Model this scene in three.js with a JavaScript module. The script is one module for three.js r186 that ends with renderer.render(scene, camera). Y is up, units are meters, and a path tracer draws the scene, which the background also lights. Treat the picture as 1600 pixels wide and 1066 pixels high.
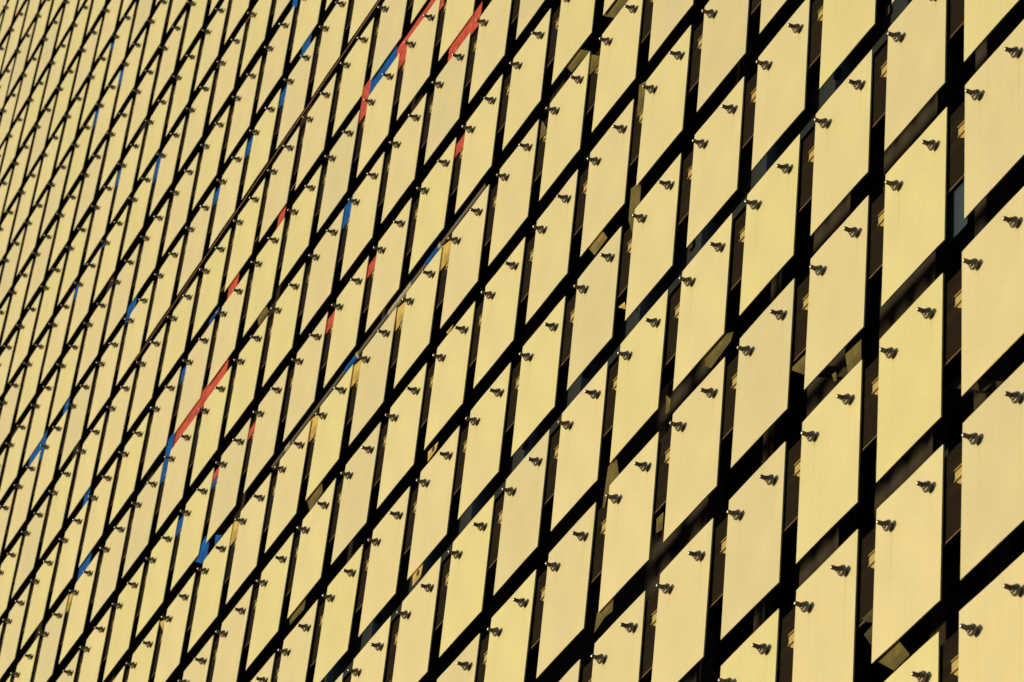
import * as THREE from 'three';
import { mergeGeometries } from 'three/addons/utils/BufferGeometryUtils.js';

// ---------------------------------------------------------------- camera, sky, sun, exposure
const BASE = 7.0;                                   // height of the wall's datum corner above the ground
const scene = new THREE.Scene();
const camera = new THREE.PerspectiveCamera(10.6968, 1600 / 1066, 0.1, 400);
camera.position.set(4.66549, BASE - 5.40794, 2.67407);
camera.up.set(0.54753, 0.76279, 0.34404);
camera.lookAt(4.66549 - 7.104088, BASE - 5.40794 + 6.409996, 2.67407 - 2.905837);
camera.focus = 8.3; camera.userData.fStop = 17;
camera.updateMatrixWorld(true); camera.updateProjectionMatrix();

const renderer = new THREE.WebGLRenderer({ antialias: true });
renderer.setSize(1024, 682);
renderer.toneMapping = THREE.LinearToneMapping;
renderer.toneMappingExposure = 1.0;
renderer.shadowMap.enabled = true;

const SUN = new THREE.Vector3(-0.46, 0.085, 1.0).normalize();
{ // evening sky, computed: air only
  const W = 512, Hh = 256, d = new Float32Array(W * Hh * 4);
  const dir = new THREE.Vector3();
  for (let y = 0; y < Hh; y++) for (let x = 0; x < W; x++) {
    const el = ((y + .5) / Hh - .5) * Math.PI, az = ((x + .5) / W - .5) * 2 * Math.PI;
    dir.set(Math.cos(el) * Math.cos(az), Math.sin(el), Math.cos(el) * Math.sin(az));
    const s = Math.max(0, dir.dot(SUN)), up = Math.max(0, dir.y);
    const h = Math.exp(-up * 5), g = Math.pow(s, 6) * (.35 + .65 * h), below = dir.y < 0 ? .35 : 1;
    const k = (y * W + x) * 4;
    d[k]     = below * (.085 + .20 * h + .75 * g);
    d[k + 1] = below * (.145 + .16 * h + .48 * g);
    d[k + 2] = below * (.235 + .06 * h + .20 * g);
    d[k + 3] = 1;
  }
  const t = new THREE.DataTexture(d, W, Hh, THREE.RGBAFormat, THREE.FloatType);
  t.mapping = THREE.EquirectangularReflectionMapping; t.magFilter = t.minFilter = THREE.LinearFilter;
  t.wrapS = THREE.RepeatWrapping; t.needsUpdate = true;
  scene.background = t; scene.environment = t;
}
const sun = new THREE.DirectionalLight(new THREE.Color().setRGB(1.0, 0.835, 0.53), 3.8);
sun.position.copy(SUN).multiplyScalar(40).add(new THREE.Vector3(-4, BASE + 3, 0));
sun.target.position.set(-4, BASE + 3, 0);
sun.castShadow = true; sun.shadow.mapSize.set(4096, 4096); sun.shadow.radius = 2.2;
Object.assign(sun.shadow.camera, { left: -12, right: 12, top: 12, bottom: -12, near: 1, far: 90 });
scene.add(sun, sun.target);

// ---------------------------------------------------------------- helpers
let seed = 20240611;
const rnd = () => { seed = (seed + 0x6D2B79F5) | 0; let t = Math.imul(seed ^ (seed >>> 15), 1 | seed); t = (t + Math.imul(t ^ (t >>> 7), 61 | t)) ^ t; return ((t ^ (t >>> 14)) >>> 0) / 4294967296; };
const used = {};
const numbered = n => { const k = used[n] = (used[n] ?? -1) + 1; return k ? `${n}_${String(k).padStart(3, '0')}` : n; };
function mesh(name, geo, mat, parent) {
  const m = new THREE.Mesh(geo, mat); m.name = name; m.castShadow = m.receiveShadow = true;
  parent.add(m); return m;
}
function thing(name, label, category, group) {
  const o = new THREE.Group(); o.name = numbered(name); o.userData = { label, category };
  if (group) o.userData.group = group;
  scene.add(o); return o;
}
function struct(name, geo, mat) { const m = mesh(name, geo, mat, scene); m.userData.kind = 'structure'; return m; }
const box = (x0, x1, y0, y1, z0, z1) => new THREE.BoxGeometry(x1 - x0, y1 - y0, z1 - z0).translate((x0 + x1) / 2, (y0 + y1) / 2, (z0 + z1) / 2);

// value noise for the computed textures
function noiseGrid(n) { const a = new Float32Array(n * n); for (let i = 0; i < a.length; i++) a[i] = rnd(); return (x, y) => {
  const xi = Math.floor(x), yi = Math.floor(y), fx = x - xi, fy = y - yi, sx = fx * fx * (3 - 2 * fx), sy = fy * fy * (3 - 2 * fy);
  const g = (i, j) => a[(((j % n) + n) % n) * n + (((i % n) + n) % n)];
  return (g(xi, yi) * (1 - sx) + g(xi + 1, yi) * sx) * (1 - sy) + (g(xi, yi + 1) * (1 - sx) + g(xi + 1, yi + 1) * sx) * sy; }; }
const N1 = noiseGrid(64);
function dataTex(W, Hh, f, srgb) {
  const d = new Uint8Array(W * Hh * 4);
  for (let y = 0; y < Hh; y++) for (let x = 0; x < W; x++) { const c = f(x / W, y / Hh), k = (y * W + x) * 4; for (let q = 0; q < 3; q++) d[k + q] = Math.max(0, Math.min(255, Math.round(c[q]))); d[k + 3] = 255; }
  const t = new THREE.DataTexture(d, W, Hh, THREE.RGBAFormat, THREE.UnsignedByteType);
  if (srgb) t.colorSpace = THREE.SRGBColorSpace;
  t.wrapS = t.wrapT = THREE.RepeatWrapping; t.magFilter = THREE.LinearFilter; t.minFilter = THREE.LinearMipmapLinearFilter; t.generateMipmaps = true; t.needsUpdate = true; return t;
}

// ---------------------------------------------------------------- materials
const col = (r, g, b) => new THREE.Color().setRGB(r, g, b);
const std = (c, roughness, metalness = 0, more = {}) => new THREE.MeshStandardMaterial({ color: c, roughness, metalness, ...more });
// coated sheet metal: rolled grain running down the sheet, faint drip stains below the two bolt holes
const PW = .2304, PH = .350, BU = [.0560, .1925], BV = .077;     // panel size and bolt positions (metres from its upper left corner)
const sheetMaps = [0, 1, 2, 3].map(q => dataTex(256, 384, (u, v) => {
  const o = q * 13.7, yy = 1 - v;
  let s = 243 + 2 * (N1(u * 30 + o, v * 1.2 + o) - .5) + 2 * (N1(u * 90 + o, v * 3 + o) - .5) + 7 * (N1(u * 3 + o, v * 3 + o) - .5) + 5 * (N1(u * 60, v * 60 + o) - .5);
  let st = 0;
  for (let b = 0; b < 2; b++) {
    const du = (u * PW - BU[b]) * 1000, dv = (yy * PH - BV) * 1000, wob = 2.5 * (N1(dv / 14 + o, b * 7 + q) - .5);
    if (dv > 6) { const len = 40 + 70 * N1(q * 3.1 + b * 5.3, .5), a = Math.exp(-Math.pow((du - wob) / (3.2 + dv * .02), 2)) * Math.exp(-dv / len); st += a * (.35 + .9 * N1(u * 120 + o, v * 12)) ; }
    const r = Math.hypot(du, dv - 3); st += .55 * Math.exp(-Math.pow((r - 11) / 4, 2)) * N1(u * 40 + o, v * 60);
  }
  if (N1(u * 55 + o * 3, v * 80 + o) > .93) st += .25;
  st = Math.min(1, st) * .5;
  return [s - 26 * st, s - 30 * st, s - 62 * st];
}, true));
const sheetRough = dataTex(128, 192, (u, v) => { const r = 150 + 10 * (N1(u * 30, v * 2) - .5) + 14 * (N1(u * 4 + 9, v * 5) - .5); return [r, r, r]; });
const sheetBump = dataTex(256, 384, (u, v) => { const r = 128 + 70 * (N1(u * 100, v * 5 + 3) - .5) + 60 * (N1(u * 120, v * 160) - .5); return [r, r, r]; });
const tones = [[.80, .725, .38], [.795, .71, .385], [.80, .735, .365], [.785, .70, .385], [.795, .73, .355], [.77, .69, .385], [.80, .72, .375], [.745, .675, .38], [.805, .73, .375], [.79, .725, .35], [.80, .715, .395]];
const panelMats = []; for (const [i, c] of tones.entries()) for (const q of [i % 4, (i + 2) % 4]) panelMats.push(std(col(...c), .80, .18, { map: sheetMaps[q], roughnessMap: sheetRough, bumpMap: sheetBump, bumpScale: .00001 }));

const grime = dataTex(128, 128, (u, v) => { const r = 190 + 65 * (N1(u * 9, v * 9) - .5) + 45 * (N1(u * 37, v * 37) - .5); return [r, r * .98, r * .95]; }, true);
const phy = (c, roughness, si, more = {}) => new THREE.MeshPhysicalMaterial({ color: c, roughness, specularIntensity: si, ...more });
const STEEL = [.18, .155, .115];                    // fixings near and far
const M = {
  bolt: std(col(...STEEL), .45, .4),
  washer: std(col(...STEEL), .45, .4),
  far: std(col(1, 1, 1), .45, .4, { vertexColors: true }),
  tip: std(col(1, 1, 1), .3, .7, { vertexColors: true }),
  rail: phy(col(.027, .0185, .008), .85, .12, { map: grime }),
  trim: std(col(.42, .25, .11), .5, .1),
  clip: std(col(.86, .68, .21), .6, 0, { map: grime }),
  red: phy(col(.88, .155, .105), .75, .15, { map: grime }),
  blue: phy(col(.003, .16, .74), .7, .15, { map: grime }),
  ochre: phy(col(.205, .17, .042), .6, .25, { map: grime }),
  dimOchre: phy(col(.085, .074, .026), .7, .25, { map: grime }),  // same olive as ochre, its dimness put into the colour
  gold: phy(col(.34, .265, .06), .5, .4, { map: grime }),
  tab: std(col(.84, .60, .09), .6, 0, { map: grime }),
  slate: phy(col(.024, .029, .028), .4, .25),
  pipe: std(col(.085, .066, .026), .4, .2, { map: grime }),
  pale: std(col(.55, .50, .33), .4, 0, { map: grime }),
  dark_disc: std(col(.02, .018, .015), .5, .5),
  rod: std(col(.26, .155, .075), .4, .6),
  post: phy(col(.050, .034, .019), .8, .2, { map: grime }),
  dark: std(col(.066, .05, .032), .9),
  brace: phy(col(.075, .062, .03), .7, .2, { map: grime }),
  ground: std(col(.20, .18, .15), .9, 0, { map: dataTex(256, 256, (u, v) => { const r = 200 + 60 * (N1(u * 8, v * 8) - .5) + 60 * (N1(u * 60, v * 60) - .5); return [r, r, r]; }, true) }),
};
M.ground.map.repeat.set(120, 120);

// ---------------------------------------------------------------- ground and the dark room behind the wall
struct('ground', new THREE.PlaneGeometry(600, 600).rotateX(-Math.PI / 2), M.ground);
const X0 = -24, X1 = 2.4, Y0 = BASE - 3.4, Y1 = BASE + 20, ZB = -9;
struct('back_wall', box(X0, X1, Y0, Y1, ZB - .2, ZB), M.dark);
struct('interior_floor', box(X0, X1, Y0 - .2, Y0, ZB, -.06), M.dark);
struct('interior_ceiling', box(X0, X1, Y1, Y1 + .2, ZB, -.06), M.dark);
struct('end_wall', box(X0 - .2, X0, Y0, Y1, ZB, -.06), M.dark);
struct('end_wall_001', box(X1, X1 + .2, Y0, Y1, ZB, -.06), M.dark);

// ---------------------------------------------------------------- the panel wall
const A = .30, B = .42155;                          // column and row pitch
const wall = thing('panel_screen', 'screen wall of cream yellow rectangular metal panels, each hung on two bolts, in open rows', 'wall');
wall.position.set(0, BASE, 0); wall.userData.kind = 'thing';
const rowS = [0, 0, 0, -1, -2, -7, -25, -24, 0, -6, -11, -7, -16, -48, 0, 38, 25, 22, 56, 29, 36, 25, 23, 25, 17, 9, -36, -20, -38, -17, -35, -10, -3, -1, 0, 0];
const rowT = [0, 0, 0, 0, -2, -5, -19, -2, -2, -4, -16, -6, -7, -20, -8, 7, 6, 32, 33, 29, 20, 16, 21, 16, 7, 8, -14, -23, -4, -14, -34, -10, -3, -1, 0, 0];
const rowOff = j => { const k = Math.max(0, Math.min(35, j + 26)); return [rowS[k] / 1000, rowT[k] / 1000]; };

// panel: a 3.4 mm sheet with a very slight buckle, a few variants
const TH = .003;
function panelGeo(k) {
  const g = new THREE.BoxGeometry(PW, PH, TH, 12, 3, 1).translate(PW / 2, -PH / 2, -TH / 2), p = g.attributes.position;
  for (let i = 0; i < p.count; i++) {
    const x = p.getX(i) / PW, y = -p.getY(i) / PH;
    const w = .0012 * (N1(x * 2.2 + k * 7.3, y * .6 + k * 3.1) - .5) + .0006 * (N1(x * 4 + k * 5, y * .4 + k) - .5), e = Math.max(0, Math.abs(x - .5) - .38) / .12;
    p.setZ(i, p.getZ(i) + w - .0004 * e * e + .0011 * y - .0010 * x);
  }
  g.computeVertexNormals(); return g;
}
const plainPanel = new THREE.BoxGeometry(PW, PH, TH).translate(PW / 2, -PH / 2, -TH / 2);
const panelGeos = []; for (let k = 0; k < 8; k++) panelGeos.push(panelGeo(k));
// fixing: washer and spacer on the sheet, hexagon nut, threaded shank with a rounded end
const lathe = (pts, n) => new THREE.LatheGeometry(pts.map(p => new THREE.Vector2(p[0] * .00108, p[1] * .00108)), n).rotateX(Math.PI / 2);
const washerGeo = lathe([[0, 0], [7, 0], [7, 1.2], [4.8, 1.6], [4.8, 4.6], [8.4, 4.9], [10.2, 5.9], [10.8, 7.8], [10.5, 9.8], [9.4, 11.6], [7.4, 12.4], [4, 12.6]], 22);
const nutGeo = mergeGeometries([lathe([[0, 12.2], [6.6, 12.2], [7.3, 12.9], [7.3, 15.4], [6.2, 16.4], [4, 16.6]], 6)]);
const boltGeo = (() => { const pts = [[5, 16.2], [4.8, 19]]; for (let z = 20; z < 26; z += 1.25) pts.push([4.45, z + .2], [4.25, z + .85]); pts.push([4.2, 27.4], [3.6, 29.4], [2.1, 30.6], [0, 31]); return lathe(pts, 12); })();
const farBolt = mergeGeometries([lathe([[4.8, 0], [4.8, 4.6], [9.6, 5.2], [10.8, 7.8], [10, 11], [7, 12.6], [7, 15.6], [4.8, 16.8], [4.2, 28.2], [2.4, 30.4], [0, 30.8]], 10)]);
// the glint on each shank end is painted as a pale colour, the rest dull
function tint(g, body) { const p = g.attributes.position, c = new Float32Array(p.count * 3); for (let i = 0; i < p.count; i++) c.set(p.getZ(i) > .0316 ? [.5, .46, .39] : p.getZ(i) > .0178 ? [.085, .066, .048] : body, i * 3); g.setAttribute('color', new THREE.BufferAttribute(c, 3)); }
tint(boltGeo, [.085, .066, .048]); tint(farBolt, STEEL);
// clip behind the panel, its folded end showing past the left edge
const clipGeo = (() => {
  const parts = [box(-.035, .05, -.0235, -.001, -.0082, -.0074), box(-.032, .05, -.001, .0010, -.0082, -.0036), box(-.032, .05, -.0255, -.0235, -.0082, -.0036)];
  const s = new THREE.Shape(); s.moveTo(-.030, -.0255); s.lineTo(.02, -.0255); s.lineTo(.02, -.060); s.lineTo(-.007, -.045); s.closePath();
  parts.push(new THREE.ExtrudeGeometry(s, { depth: .0007, bevelEnabled: false }).translate(0, 0, -.0082));
  return mergeGeometries(parts.map(g => g.index ? g.toNonIndexed() : g));
})();
const CLIP = [0, -.086];

// which panels the picture shows, largest first
const v4 = new THREE.Vector3();
const cells = [];
for (let j = -47; j <= 7; j++) for (let i = -80; i <= 6; i++) {
  const [s, t] = rowOff(j), x = (i + s) * A, y = -(j + t) * B;
  let a = 9, b = -9, c = 9, d = -9; const P = [];
  for (const [dx, dy] of [[0, 0], [PW, 0], [PW, -PH], [0, -PH]]) { v4.set(x + dx, y + dy + BASE, 0).project(camera); P.push([v4.x * 1.5, v4.y]); a = Math.min(a, v4.x); b = Math.max(b, v4.x); c = Math.min(c, v4.y); d = Math.max(d, v4.y); }
  let ar = 0; for (let k = 0; k < 4; k++) { const p = P[k], q = P[(k + 1) % 4]; ar += p[0] * q[1] - p[1] * q[0]; }
  const seen = a < 1 && b > -1 && c < 1 && d > -1;
  const near = a < 1.5 && b > -1.35 && c < 1.6 && d > -1.6;
  cells.push({ i, j, x, y, seen, near: seen || near, area: Math.abs(ar) });
}
cells.sort((p, q) => (q.seen - p.seen) || (q.area - p.area));
const rest = { panel: [], bolt: [], clip: [] };
let shown = 0;
for (const c of cells) {
  const r = Math.floor(rnd() * 8), m = Math.floor(rnd() * panelMats.length);
  const tx = (rnd() - .5) * .009, ty = (rnd() - .5) * .009, tz = (rnd() - .5) * .004;
  const mat = new THREE.Matrix4().makeRotationFromEuler(new THREE.Euler(tx, ty, tz)).setPosition(c.x, c.y, 0);
  const own = c.seen && shown < 300, rich = own && shown < 150;
  let p;
  if (own) { shown++; p = mesh('panel', panelGeos[r], panelMats[m], wall); p.position.set(c.x, c.y, 0); p.rotation.set(tx, ty, tz); }
  else rest.panel.push([(c.near ? panelGeos[r] : plainPanel).clone().applyMatrix4(mat), m]);
  if (!c.near) continue;
  for (let b = 0; b < 2; b++) {
    const z = .0004 + .0011 * BV / PH - .0014 * BU[b] / PW, spin = rnd() * 6.28, k = .91 + rnd() * .1;
    const lean = [(rnd() - .5) * .09, (rnd() - .5) * .09];
    if (rich) for (const [n, g, mm] of [['washer', washerGeo, M.washer], ['nut', nutGeo, M.bolt], ['bolt', boltGeo, M.tip]]) {
      const q = mesh(n, g, mm, p); q.position.set(BU[b], -BV, z); q.rotation.set(lean[0], lean[1], spin); q.scale.z = k;
    } else rest.bolt.push(farBolt.clone().applyMatrix4(new THREE.Matrix4().makeRotationFromEuler(new THREE.Euler(lean[0], lean[1], spin)).setPosition(BU[b], -BV, z)).applyMatrix4(mat));
  }
  if (own) { const q = mesh('clip', clipGeo, M.clip, p); q.position.set(CLIP[0], CLIP[1], 0); }
  else rest.clip.push(clipGeo.clone().translate(CLIP[0], CLIP[1], 0).applyMatrix4(mat));
}
for (let m = 0; m < panelMats.length; m++) {
  const g = rest.panel.filter(q => q[1] === m).map(q => q[0]);
  if (g.length) mesh('panel', mergeGeometries(g), panelMats[m], wall).userData.kind = 'stuff';
}
mesh('bolt', mergeGeometries(rest.bolt), M.far, wall).userData.kind = 'stuff';
mesh('clip', mergeGeometries(rest.clip), M.clip, wall).userData.kind = 'stuff';
console.log('panels in view', cells.filter(c => c.seen).length, 'all', cells.length);

// rails behind the rows, a bronze strip along each lower edge
for (let j = -47; j <= 7; j++) {
  const t = rowOff(j)[1], top = -(j + t + .06) * B, bot = -(j + t + .528) * B;
  const rail = mesh('rail', box(X0, X1, bot, top, -.045, -.0085), M.rail, wall);
  mesh('edge_strip', box(X0, X1, bot - .0014, bot, -.0110, -.0078), M.trim, rail);
}

// ---------------------------------------------------------------- what shows through the gaps
const sheets = [];
function sheet(mat, name, label, x0, x1, y0, y1, d) {
  const o = mesh(numbered(name), box(x0, x1, y0, y1, -.0007, .0007).translate(-(x0 + x1) / 2, -(y0 + y1) / 2, 0), mat, scene);
  o.position.set((x0 + x1) / 2, BASE + (y0 + y1) / 2, -d - .0007); o.userData = { label, category: 'metal sheet' }; sheets.push(o); return o;
}
function plate(mat, name, label, pts, d) {
  const cx = pts.reduce((a, p) => a + p[0], 0) / pts.length, cy = pts.reduce((a, p) => a + p[1], 0) / pts.length;
  const s = new THREE.Shape(pts.map(p => new THREE.Vector2(p[0] - cx, p[1] - cy)));
  const o = mesh(numbered(name), new THREE.ExtrudeGeometry(s, { depth: .0012, bevelEnabled: false }), mat, scene);
  o.position.set(cx, BASE + cy, -d - .0012); o.userData = { label, category: 'metal plate' };
  if (label.includes('black hole')) { const h = mesh('hole', new THREE.CylinderGeometry(.009, .009, .0016, 14).rotateX(Math.PI / 2), M.dark_disc, o); h.position.set(.004, .006, .0009); }
  return o;
}
sheet(M.red, 'red_sheet', 'long bright red sheet in the slanted gap cut by the top edge', -3.094, -2.730, 2.447, 2.569, 0.0048);
sheet(M.blue, 'blue_sheet', 'wide blue sheet between two red sheets in the slanted gap near the top', -3.302, -3.100, 2.520, 2.612, 0.0048);
sheet(M.red, 'red_sheet', 'short red sheet just below the wide blue sheet near the top', -3.364, -3.302, 2.462, 2.624, 0.0048);
sheet(M.red, 'red_sheet', 'straight red sheet right of the longest top red one, two dark dots along it', -2.626, -2.402, 2.086, 2.178, 0.0048);
sheet(M.red, 'red_sheet', 'red scrap in the upright gap under the straight red sheet', -2.492, -2.402, 1.597, 1.650, 0.0048);
sheet(M.red, 'red_sheet', 'small square red sheet above the bare rod, upper left of centre', -4.036, -3.976, 2.531, 2.623, 0.0048);
sheet(M.blue, 'blue_sheet', 'blue strip in the upright gap above and left of the pipe', -3.376, -3.286, 2.011, 2.113, 0.0048);
sheet(M.red, 'red_sheet', 'upper of two red slips in upright gaps left of the pipe', -3.081, -2.991, 1.587, 1.642, 0.0048);
sheet(M.red, 'red_sheet', 'lower of two red slips in upright gaps left of the pipe', -3.384, -3.294, 1.589, 1.647, 0.0048);
sheet(M.red, 'red_sheet', 'small red sheet just above a round blue patch', -4.464, -4.373, 2.517, 2.609, 0.0048);
sheet(M.blue, 'blue_sheet', 'rounded blue patch just below a small red sheet', -4.626, -4.536, 2.541, 2.560, 0.0048);
sheet(M.red, 'red_sheet', 'longest red sheet in the slanted gap of the lower left quarter', -4.797, -4.320, 2.106, 2.198, 0.0048);
sheet(M.blue, 'blue_sheet', 'thin violet blue sliver at the foot of the longest red sheet', -4.867, -4.777, 2.003, 2.197, 0.0048);
sheet(M.red, 'red_sheet', 'red slip above a blue one in the upright gap below the longest red sheet', -4.262, -4.172, 1.613, 1.652, 0.0048);
sheet(M.blue, 'blue_sheet', 'blue slip under a red one in the upright gap below the longest red sheet', -4.281, -4.191, 1.586, 1.618, 0.0048);
sheet(M.red, 'red_sheet', 'tiny red tab in an upright gap left of the lower pipe end', -3.991, -3.901, 1.586, 1.629, 0.0048);
plate(M.blue, 'blue_sheet', 'largest blue sheet at the lower left, kinked around a gap crossing', [[-4.234, 1.384], [-4.183, 1.332], [-4.180, 1.265], [-4.202, 1.254], [-4.318, 1.339], [-4.294, 1.362]], 0.0050);
plate(M.blue, 'blue_sheet', 'small blue corner just right of the largest lower blue sheet', [[-4.128, 1.321], [-4.061, 1.278], [-4.119, 1.268]], 0.0050);
sheet(M.blue, 'blue_sheet', 'blue strip in the upright gap left of the largest lower blue sheet', -4.585, -4.495, 1.589, 1.653, 0.0048);
sheet(M.blue, 'blue_sheet', 'blue sheet in a slanted gap above the lower left corner', -5.698, -5.575, 2.099, 2.191, 0.0048);
sheet(M.blue, 'blue_sheet', 'forked blue sheet above the one nearest the lower left corner', -5.829, -5.771, 2.450, 2.592, 0.0048);
sheet(M.blue, 'blue_sheet', 'blue sheet in a slanted gap nearest the left edge, forked downwards', -6.817, -6.620, 3.299, 3.441, 0.0048);
sheet(M.blue, 'blue_sheet', 'short blue sheet just above the forked one nearest the left edge', -6.425, -6.363, 3.354, 3.446, 0.0048);
sheet(M.blue, 'blue_sheet', 'blue sheet in a slanted gap midway down the left part', -5.752, -5.654, 3.355, 3.447, 0.0048);
sheet(M.blue, 'blue_sheet', 'blue strip in the upright gap midway down near the left edge', -6.706, -6.616, 4.145, 4.217, 0.0048);
sheet(M.blue, 'blue_sheet', 'little blue tab in the crossing above the midway left strip', -6.426, -6.336, 4.203, 4.224, 0.0048);
sheet(M.blue, 'blue_sheet', 'tall blue strip in the upright gap of the upper left quarter', -5.795, -5.705, 4.093, 4.227, 0.0048);
sheet(M.blue, 'blue_sheet', 'blue strip left of the tall blue strip, slightly lower', -6.401, -6.311, 4.531, 4.617, 0.0048);
sheet(M.blue, 'blue_sheet', 'forked blue strip near the thin rod at the upper left', -4.584, -4.494, 3.263, 3.335, 0.0048);
sheet(M.blue, 'blue_sheet', 'blue strip in the upright gap left of the top red sheets', -4.275, -4.185, 3.257, 3.333, 0.0048);
sheet(M.blue, 'blue_sheet', 'blue sheet in a slanted gap close under the top edge', -4.097, -4.017, 3.344, 3.436, 0.0048);
sheet(M.blue, 'blue_sheet', 'blue corner cut off by the top edge of the picture', -4.307, -4.249, 3.764, 3.856, 0.0048);
sheet(M.blue, 'blue_sheet', 'uppermost little blue tab in the upper left corner area', -7.006, -6.916, 5.838, 5.884, 0.0048);
sheet(M.blue, 'blue_sheet', 'middle blue strip of three stacked in the upper left corner area', -6.717, -6.627, 5.377, 5.471, 0.0048);
sheet(M.blue, 'blue_sheet', 'lowest blue strip of three stacked in the upper left corner area', -7.007, -6.917, 5.379, 5.479, 0.0048);
sheet(M.blue, 'blue_sheet', 'blue strip left of the thin rod with a pale nick above it', -4.878, -4.788, 3.264, 3.329, 0.0048);
sheet(M.blue, 'blue_sheet', 'pale violet strip in an upright gap left of the longest red sheet', -4.850, -4.760, 2.432, 2.492, 0.0048);
plate(M.gold, 'ochre_plate', 'shiny ochre plate in a slanted gap right of centre, brightest of its kind', [[-1.458, 0.493], [-1.387, 0.498], [-1.352, 0.447], [-1.419, 0.441]], 0.0050);
plate(M.ochre, 'ochre_plate', 'olive upright plate right of the shiny ochre plate', [[-1.239, 0.520], [-1.185, 0.504], [-1.181, 0.426], [-1.203, 0.418], [-1.201, 0.335], [-1.238, 0.415]], 0.0050);
plate(M.ochre, 'ochre_plate', 'olive slip in an upright gap of the upper right middle', [[-1.244, 0.871], [-1.205, 0.854], [-1.201, 0.751], [-1.242, 0.758]], 0.0050);
plate(M.ochre, 'ochre_plate', 'glossy olive plate cut off by the top edge', [[-1.440, 1.351], [-1.347, 1.270], [-1.432, 1.269], [-1.503, 1.338]], 0.0050);
plate(M.ochre, 'ochre_plate', 'olive plate with a pale spot below the top edge', [[-1.637, 1.330], [-1.576, 1.271], [-1.681, 1.282], [-1.725, 1.342]], 0.0050);
plate(M.ochre, 'ochre_plate', 'tan plate in the upright gap beside the spotted olive plate', [[-1.575, 1.260], [-1.502, 1.190], [-1.501, 1.156], [-1.568, 1.174]], 0.0050);
plate(M.ochre, 'ochre_plate', 'three cornered tan plate in an upright gap near the top middle', [[-1.847, 1.243], [-1.794, 1.158], [-1.849, 1.173]], 0.0050);
plate(M.ochre, 'ochre_plate', 'long olive plate with a rounded end in a slanted gap, right part', [[-0.778, -0.341], [-0.695, -0.335], [-0.648, -0.359], [-0.657, -0.379], [-0.744, -0.393], [-0.769, -0.371]], 0.0050);
plate(M.ochre, 'ochre_plate', 'olive plate wrapped around a panel corner, lower middle right', [[-1.232, -0.339], [-1.192, -0.336], [-1.170, -0.402], [-1.216, -0.408], [-1.231, -0.455], [-1.244, -0.446]], 0.0050);
plate(M.ochre, 'ochre_plate', 'narrow olive tab in a crossing right of the corner plate', [[-0.956, -0.321], [-0.932, -0.349], [-0.931, -0.383], [-0.952, -0.379]], 0.0050);
plate(M.ochre, 'ochre_plate', 'olive plate under a pointed panel corner near the bottom', [[-1.230, -0.801], [-1.223, -0.751], [-1.144, -0.755], [-1.144, -0.794], [-1.181, -0.788]], 0.0050);
plate(M.ochre, 'ochre_plate', 'olive slip in an upright gap above the bottom right middle', [[-0.958, -0.663], [-0.926, -0.665], [-0.925, -0.713], [-0.956, -0.703]], 0.0050);
plate(M.ochre, 'ochre_plate', 'large olive plate in the slanted gap at the bottom right', [[0.005, -1.607], [0.078, -1.606], [0.117, -1.658], [0.063, -1.661]], 0.0050);
plate(M.dimOchre, 'ochre_plate', 'dim olive corner in the upright gap beside the large bottom plate', [[-0.057, -1.475], [-0.018, -1.475], [-0.017, -1.509], [-0.045, -1.488]], 0.0050);
plate(M.dimOchre, 'ochre_plate', 'dim olive pointed plate just below a dim olive corner at the lower right', [[-0.048, -1.516], [-0.017, -1.512], [-0.014, -1.566]], 0.0050);
plate(M.ochre, 'ochre_plate', 'pale olive plate with a curved edge at the right', [[-0.154, -0.775], [-0.092, -0.780], [-0.089, -0.842], [-0.141, -0.832]], 0.0050);
plate(M.ochre, 'ochre_plate', 'olive triangular plate in the upright gap at the right', [[-0.383, -0.652], [-0.310, -0.657], [-0.311, -0.718]], 0.0050);
plate(M.ochre, 'ochre_plate', 'olive plate in a slanted gap of the lower left middle, upper of two', [[-3.295, 0.909], [-3.190, 0.907], [-3.173, 0.863], [-3.260, 0.851]], 0.0050);
plate(M.ochre, 'ochre_plate', 'olive plate in a slanted gap of the lower left middle, lower of two', [[-3.289, 0.490], [-3.179, 0.496], [-3.181, 0.457], [-3.286, 0.466]], 0.0050);
plate(M.ochre, 'ochre_plate', 'ochre plate in a slanted gap left of the pipe', [[-4.080, 2.174], [-4.007, 2.175], [-3.969, 2.123], [-4.052, 2.121]], 0.0050);
plate(M.ochre, 'ochre_plate', 'tiny tan chip beside the pale olive plate', [[-0.205, -0.790], [-0.190, -0.794], [-0.184, -0.820], [-0.196, -0.816]], 0.0050);
plate(M.tab, 'yellow_tab', 'sunlit yellow tab hanging below the pipe, uppermost of four', [[-2.475, 1.269], [-2.403, 1.243], [-2.406, 1.165], [-2.461, 1.170]], 0.0050);
plate(M.tab, 'yellow_tab', 'sunlit yellow tab hanging below the pipe, second from the top', [[-2.764, 1.254], [-2.694, 1.235], [-2.700, 1.170], [-2.753, 1.161]], 0.0050);
plate(M.tab, 'yellow_tab', 'sunlit yellow tab hanging below the pipe, third from the top', [[-3.063, 1.254], [-3.001, 1.238], [-3.003, 1.163], [-3.063, 1.172]], 0.0050);
plate(M.tab, 'yellow_tab', 'sunlit yellow tab hanging below the pipe, lowest of four', [[-3.370, 1.266], [-3.304, 1.247], [-3.303, 1.167], [-3.366, 1.173]], 0.0050);
plate(M.tab, 'yellow_tab', 'upper yellow tab with a black hole, lower middle', [[-2.376, 0.474], [-2.311, 0.465], [-2.321, 0.442], [-2.371, 0.437]], 0.0050);
plate(M.tab, 'yellow_tab', 'lower yellow tab with a black hole, bottom middle', [[-2.373, 0.070], [-2.310, 0.065], [-2.317, 0.031], [-2.367, 0.030]], 0.0050);
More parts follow.
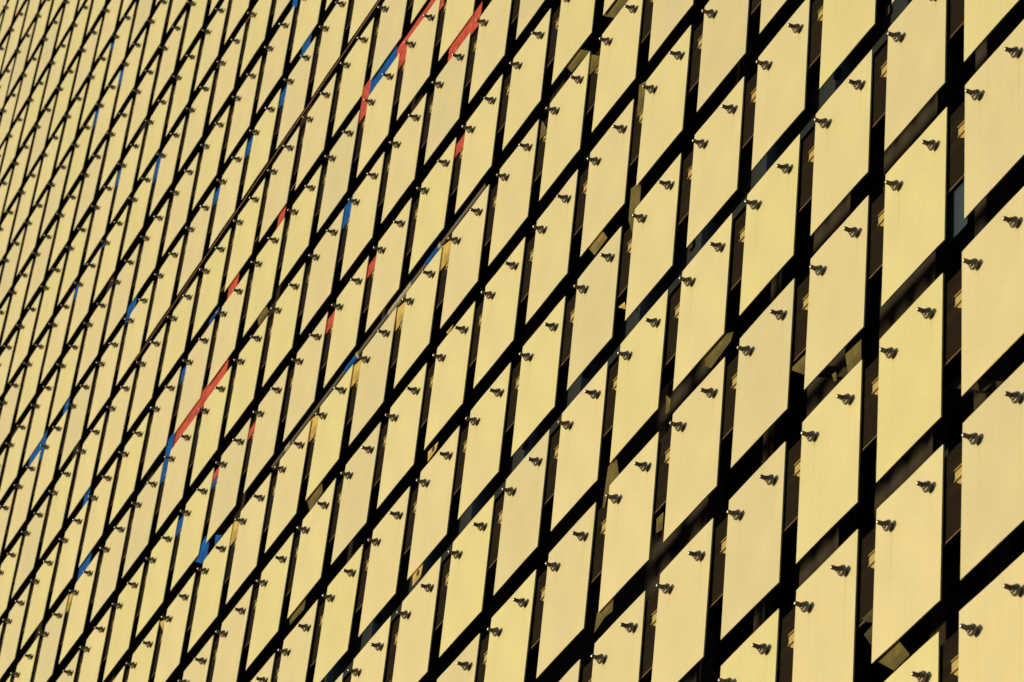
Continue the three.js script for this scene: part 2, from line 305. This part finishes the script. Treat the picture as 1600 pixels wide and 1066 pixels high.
plate(M.tab, 'yellow_tab', 'tan tab in an upright gap at the lower left', [[-5.775, 2.105], [-5.718, 2.079], [-5.734, 2.015], [-5.775, 2.021]], 0.0050);
plate(M.tab, 'yellow_tab', 'pointed tan tab left of the bottom middle', [[-4.572, 1.257], [-4.498, 1.222], [-4.499, 1.168]], 0.0050);
plate(M.tab, 'yellow_tab', 'yellow olive tab right of the largest lower blue sheet', [[-3.984, 1.264], [-3.915, 1.254], [-3.906, 1.170], [-3.962, 1.171]], 0.0050);
plate(M.tab, 'yellow_tab', 'small orange yellow tab in an upright gap near the centre right', [[-1.253, 0.153], [-1.220, 0.145], [-1.205, 0.110]], 0.0050);
plate(M.tab, 'yellow_tab', 'little yellow chip beside a bolt above the centre', [[-2.356, 0.870], [-2.311, 0.867], [-2.318, 0.860], [-2.340, 0.854]], 0.0050);

// dark glazed ledge with blurred reflections built as small blocks, along one row of gaps
{
  const o = thing('glass_ledge', 'long dark slate blue strip with small tan blocks as blurred reflections in one slanted gap', 'ledge'); o.position.set(-1.4, BASE + .11, -.03);
  mesh('pane', box(-1.6, 1.5, -.07, .03, -.004, 0), M.slate, o);
  for (const x of [-.056, -.275, -.388, -.716, -.811, -.926, -1.459, -1.786, -2.534, -2.647]) mesh('reflection_spot', box(x + 1.4 - .008, x + 1.4 + .008, -.012, .012, 0, .006), M.brace, o);
}
{ const o = mesh('blue_glazing', box(-.05, .05, -.065, .065, -.003, 0), std(col(.02, .038, .052), .4), scene); o.position.set(.23, BASE - .69, -.0165); o.userData = { label: 'dusky blue board in the upright gap near the right edge', category: 'glazing' }; }  // pane of dark blue glass behind the gap
// pipe along the row of gaps through the middle of the picture
{
  const o = thing('pipe', 'dark brown pipe with pale sleeves running along a slanted gap through the centre', 'pipe'); o.position.set(-2.96, BASE + 1.312, -.024);
  const cyl = (x0, x1, r, m, n) => mesh(n, new THREE.CylinderGeometry(r, r, x1 - x0, 20).rotateZ(Math.PI / 2).translate((x0 + x1) / 2 + 2.96, 0, 0), m, o);
  cyl(-3.70, -2.22, .0125, M.pipe, 'tube');
  cyl(-2.606, -2.522, .0132, M.blue, 'sleeve'); cyl(-2.522, -2.505, .0136, M.pale, 'sleeve');
  cyl(-2.858, -2.702, .0132, M.pale, 'sleeve');
  cyl(-3.16, -3.081, .0132, M.blue, 'sleeve'); cyl(-3.081, -3.065, .0136, M.pale, 'sleeve');
  cyl(-3.60, -3.563, .0132, M.pale, 'sleeve');
}
// thin rods
{
  const rod = (x0, x1, y, z, r, label) => { const o = mesh(numbered('thin_rod'), new THREE.CylinderGeometry(r, r, x1 - x0, 8).rotateZ(Math.PI / 2), M.rod, scene); o.position.set((x0 + x1) / 2, BASE + y, z); o.userData = { label, category: 'rod' }; };
  rod(-5.5, -3.2, 3.005, -.0075, .0022, 'long thin bare copper brown rod in a slanted gap from the top edge leftwards');
  rod(-5.15, -4.75, 4.215, -.0065, .002, 'short thin rusty rod in a slanted gap near the top left');
  rod(-4.6, -3.86, 2.645, -.0075, .002, 'bare thin rod meeting a small square red sheet');
}
for (const [x, y] of [[-2.997, 2.613], [-3.148, 2.608], [-3.283, 2.606], [-2.568, 2.19], [-2.683, 2.18]]) {   // small dark discs near the upper edge of the sheets
  let best = sheets[0], bd = 1e9;
  for (const q of sheets) { const dx = Math.max(0, Math.abs(q.position.x - x) - q.geometry.parameters.width / 2), d = dx + Math.abs(q.position.y - BASE - y); if (d < bd) { bd = d; best = q; } }
  const o = mesh('dark_disc', new THREE.CylinderGeometry(.0045, .0045, .005, 10).rotateX(Math.PI / 2), M.dark_disc, best); o.position.set(x - best.position.x, y + BASE - best.position.y, .0028);
}
// steel frame standing in the room
{
  const f = thing('steel_frame', 'brown steel frame of columns and beams dimly seen in the room behind the panels', 'steel frame'); f.position.set(0, BASE, 0);
  for (let x = -22.76; x < 2; x += 1.62) mesh('column', box(x - .06, x + .06, Y0 - BASE, Y1 - BASE, -1.45, -1.33), M.post, f);
  for (let y = -2; y < 19.5; y += 2.6) mesh('beam', box(X0, X1, y - .08, y + .08, -1.62, -1.46), M.post, f);
}
// posts and a brace in the dark room
for (const [x, w, d, label] of [[-.313, .03, .35, 'dim brown upright post in the dark behind the right edge gaps'], [-.70, .022, .35, 'dim brown post behind the second gap from the right'], [-1.30, .03, .35, 'dim brown post in the dark behind the lower right gaps'], [-1.02, .02, .35, 'slim dim post in the dark between two broader ones']]) {
  const o = mesh(numbered('post'), box(-w, w, Y0 - BASE, Y0 - BASE + 6, -.03, .03), M.post, scene); o.position.set(x, BASE, -d); o.userData = { label, category: 'post' };
}
{
  const o = mesh('brace', new THREE.BoxGeometry(1.35, .022, .022), M.brace, scene); o.position.set(-.365, BASE - .58, -.25); o.rotation.z = Math.atan2(-.724, .947);
  o.userData = { label: 'olive sloping brace in the dark behind the panels at the right', category: 'brace' };
}

renderer.render(scene, camera);
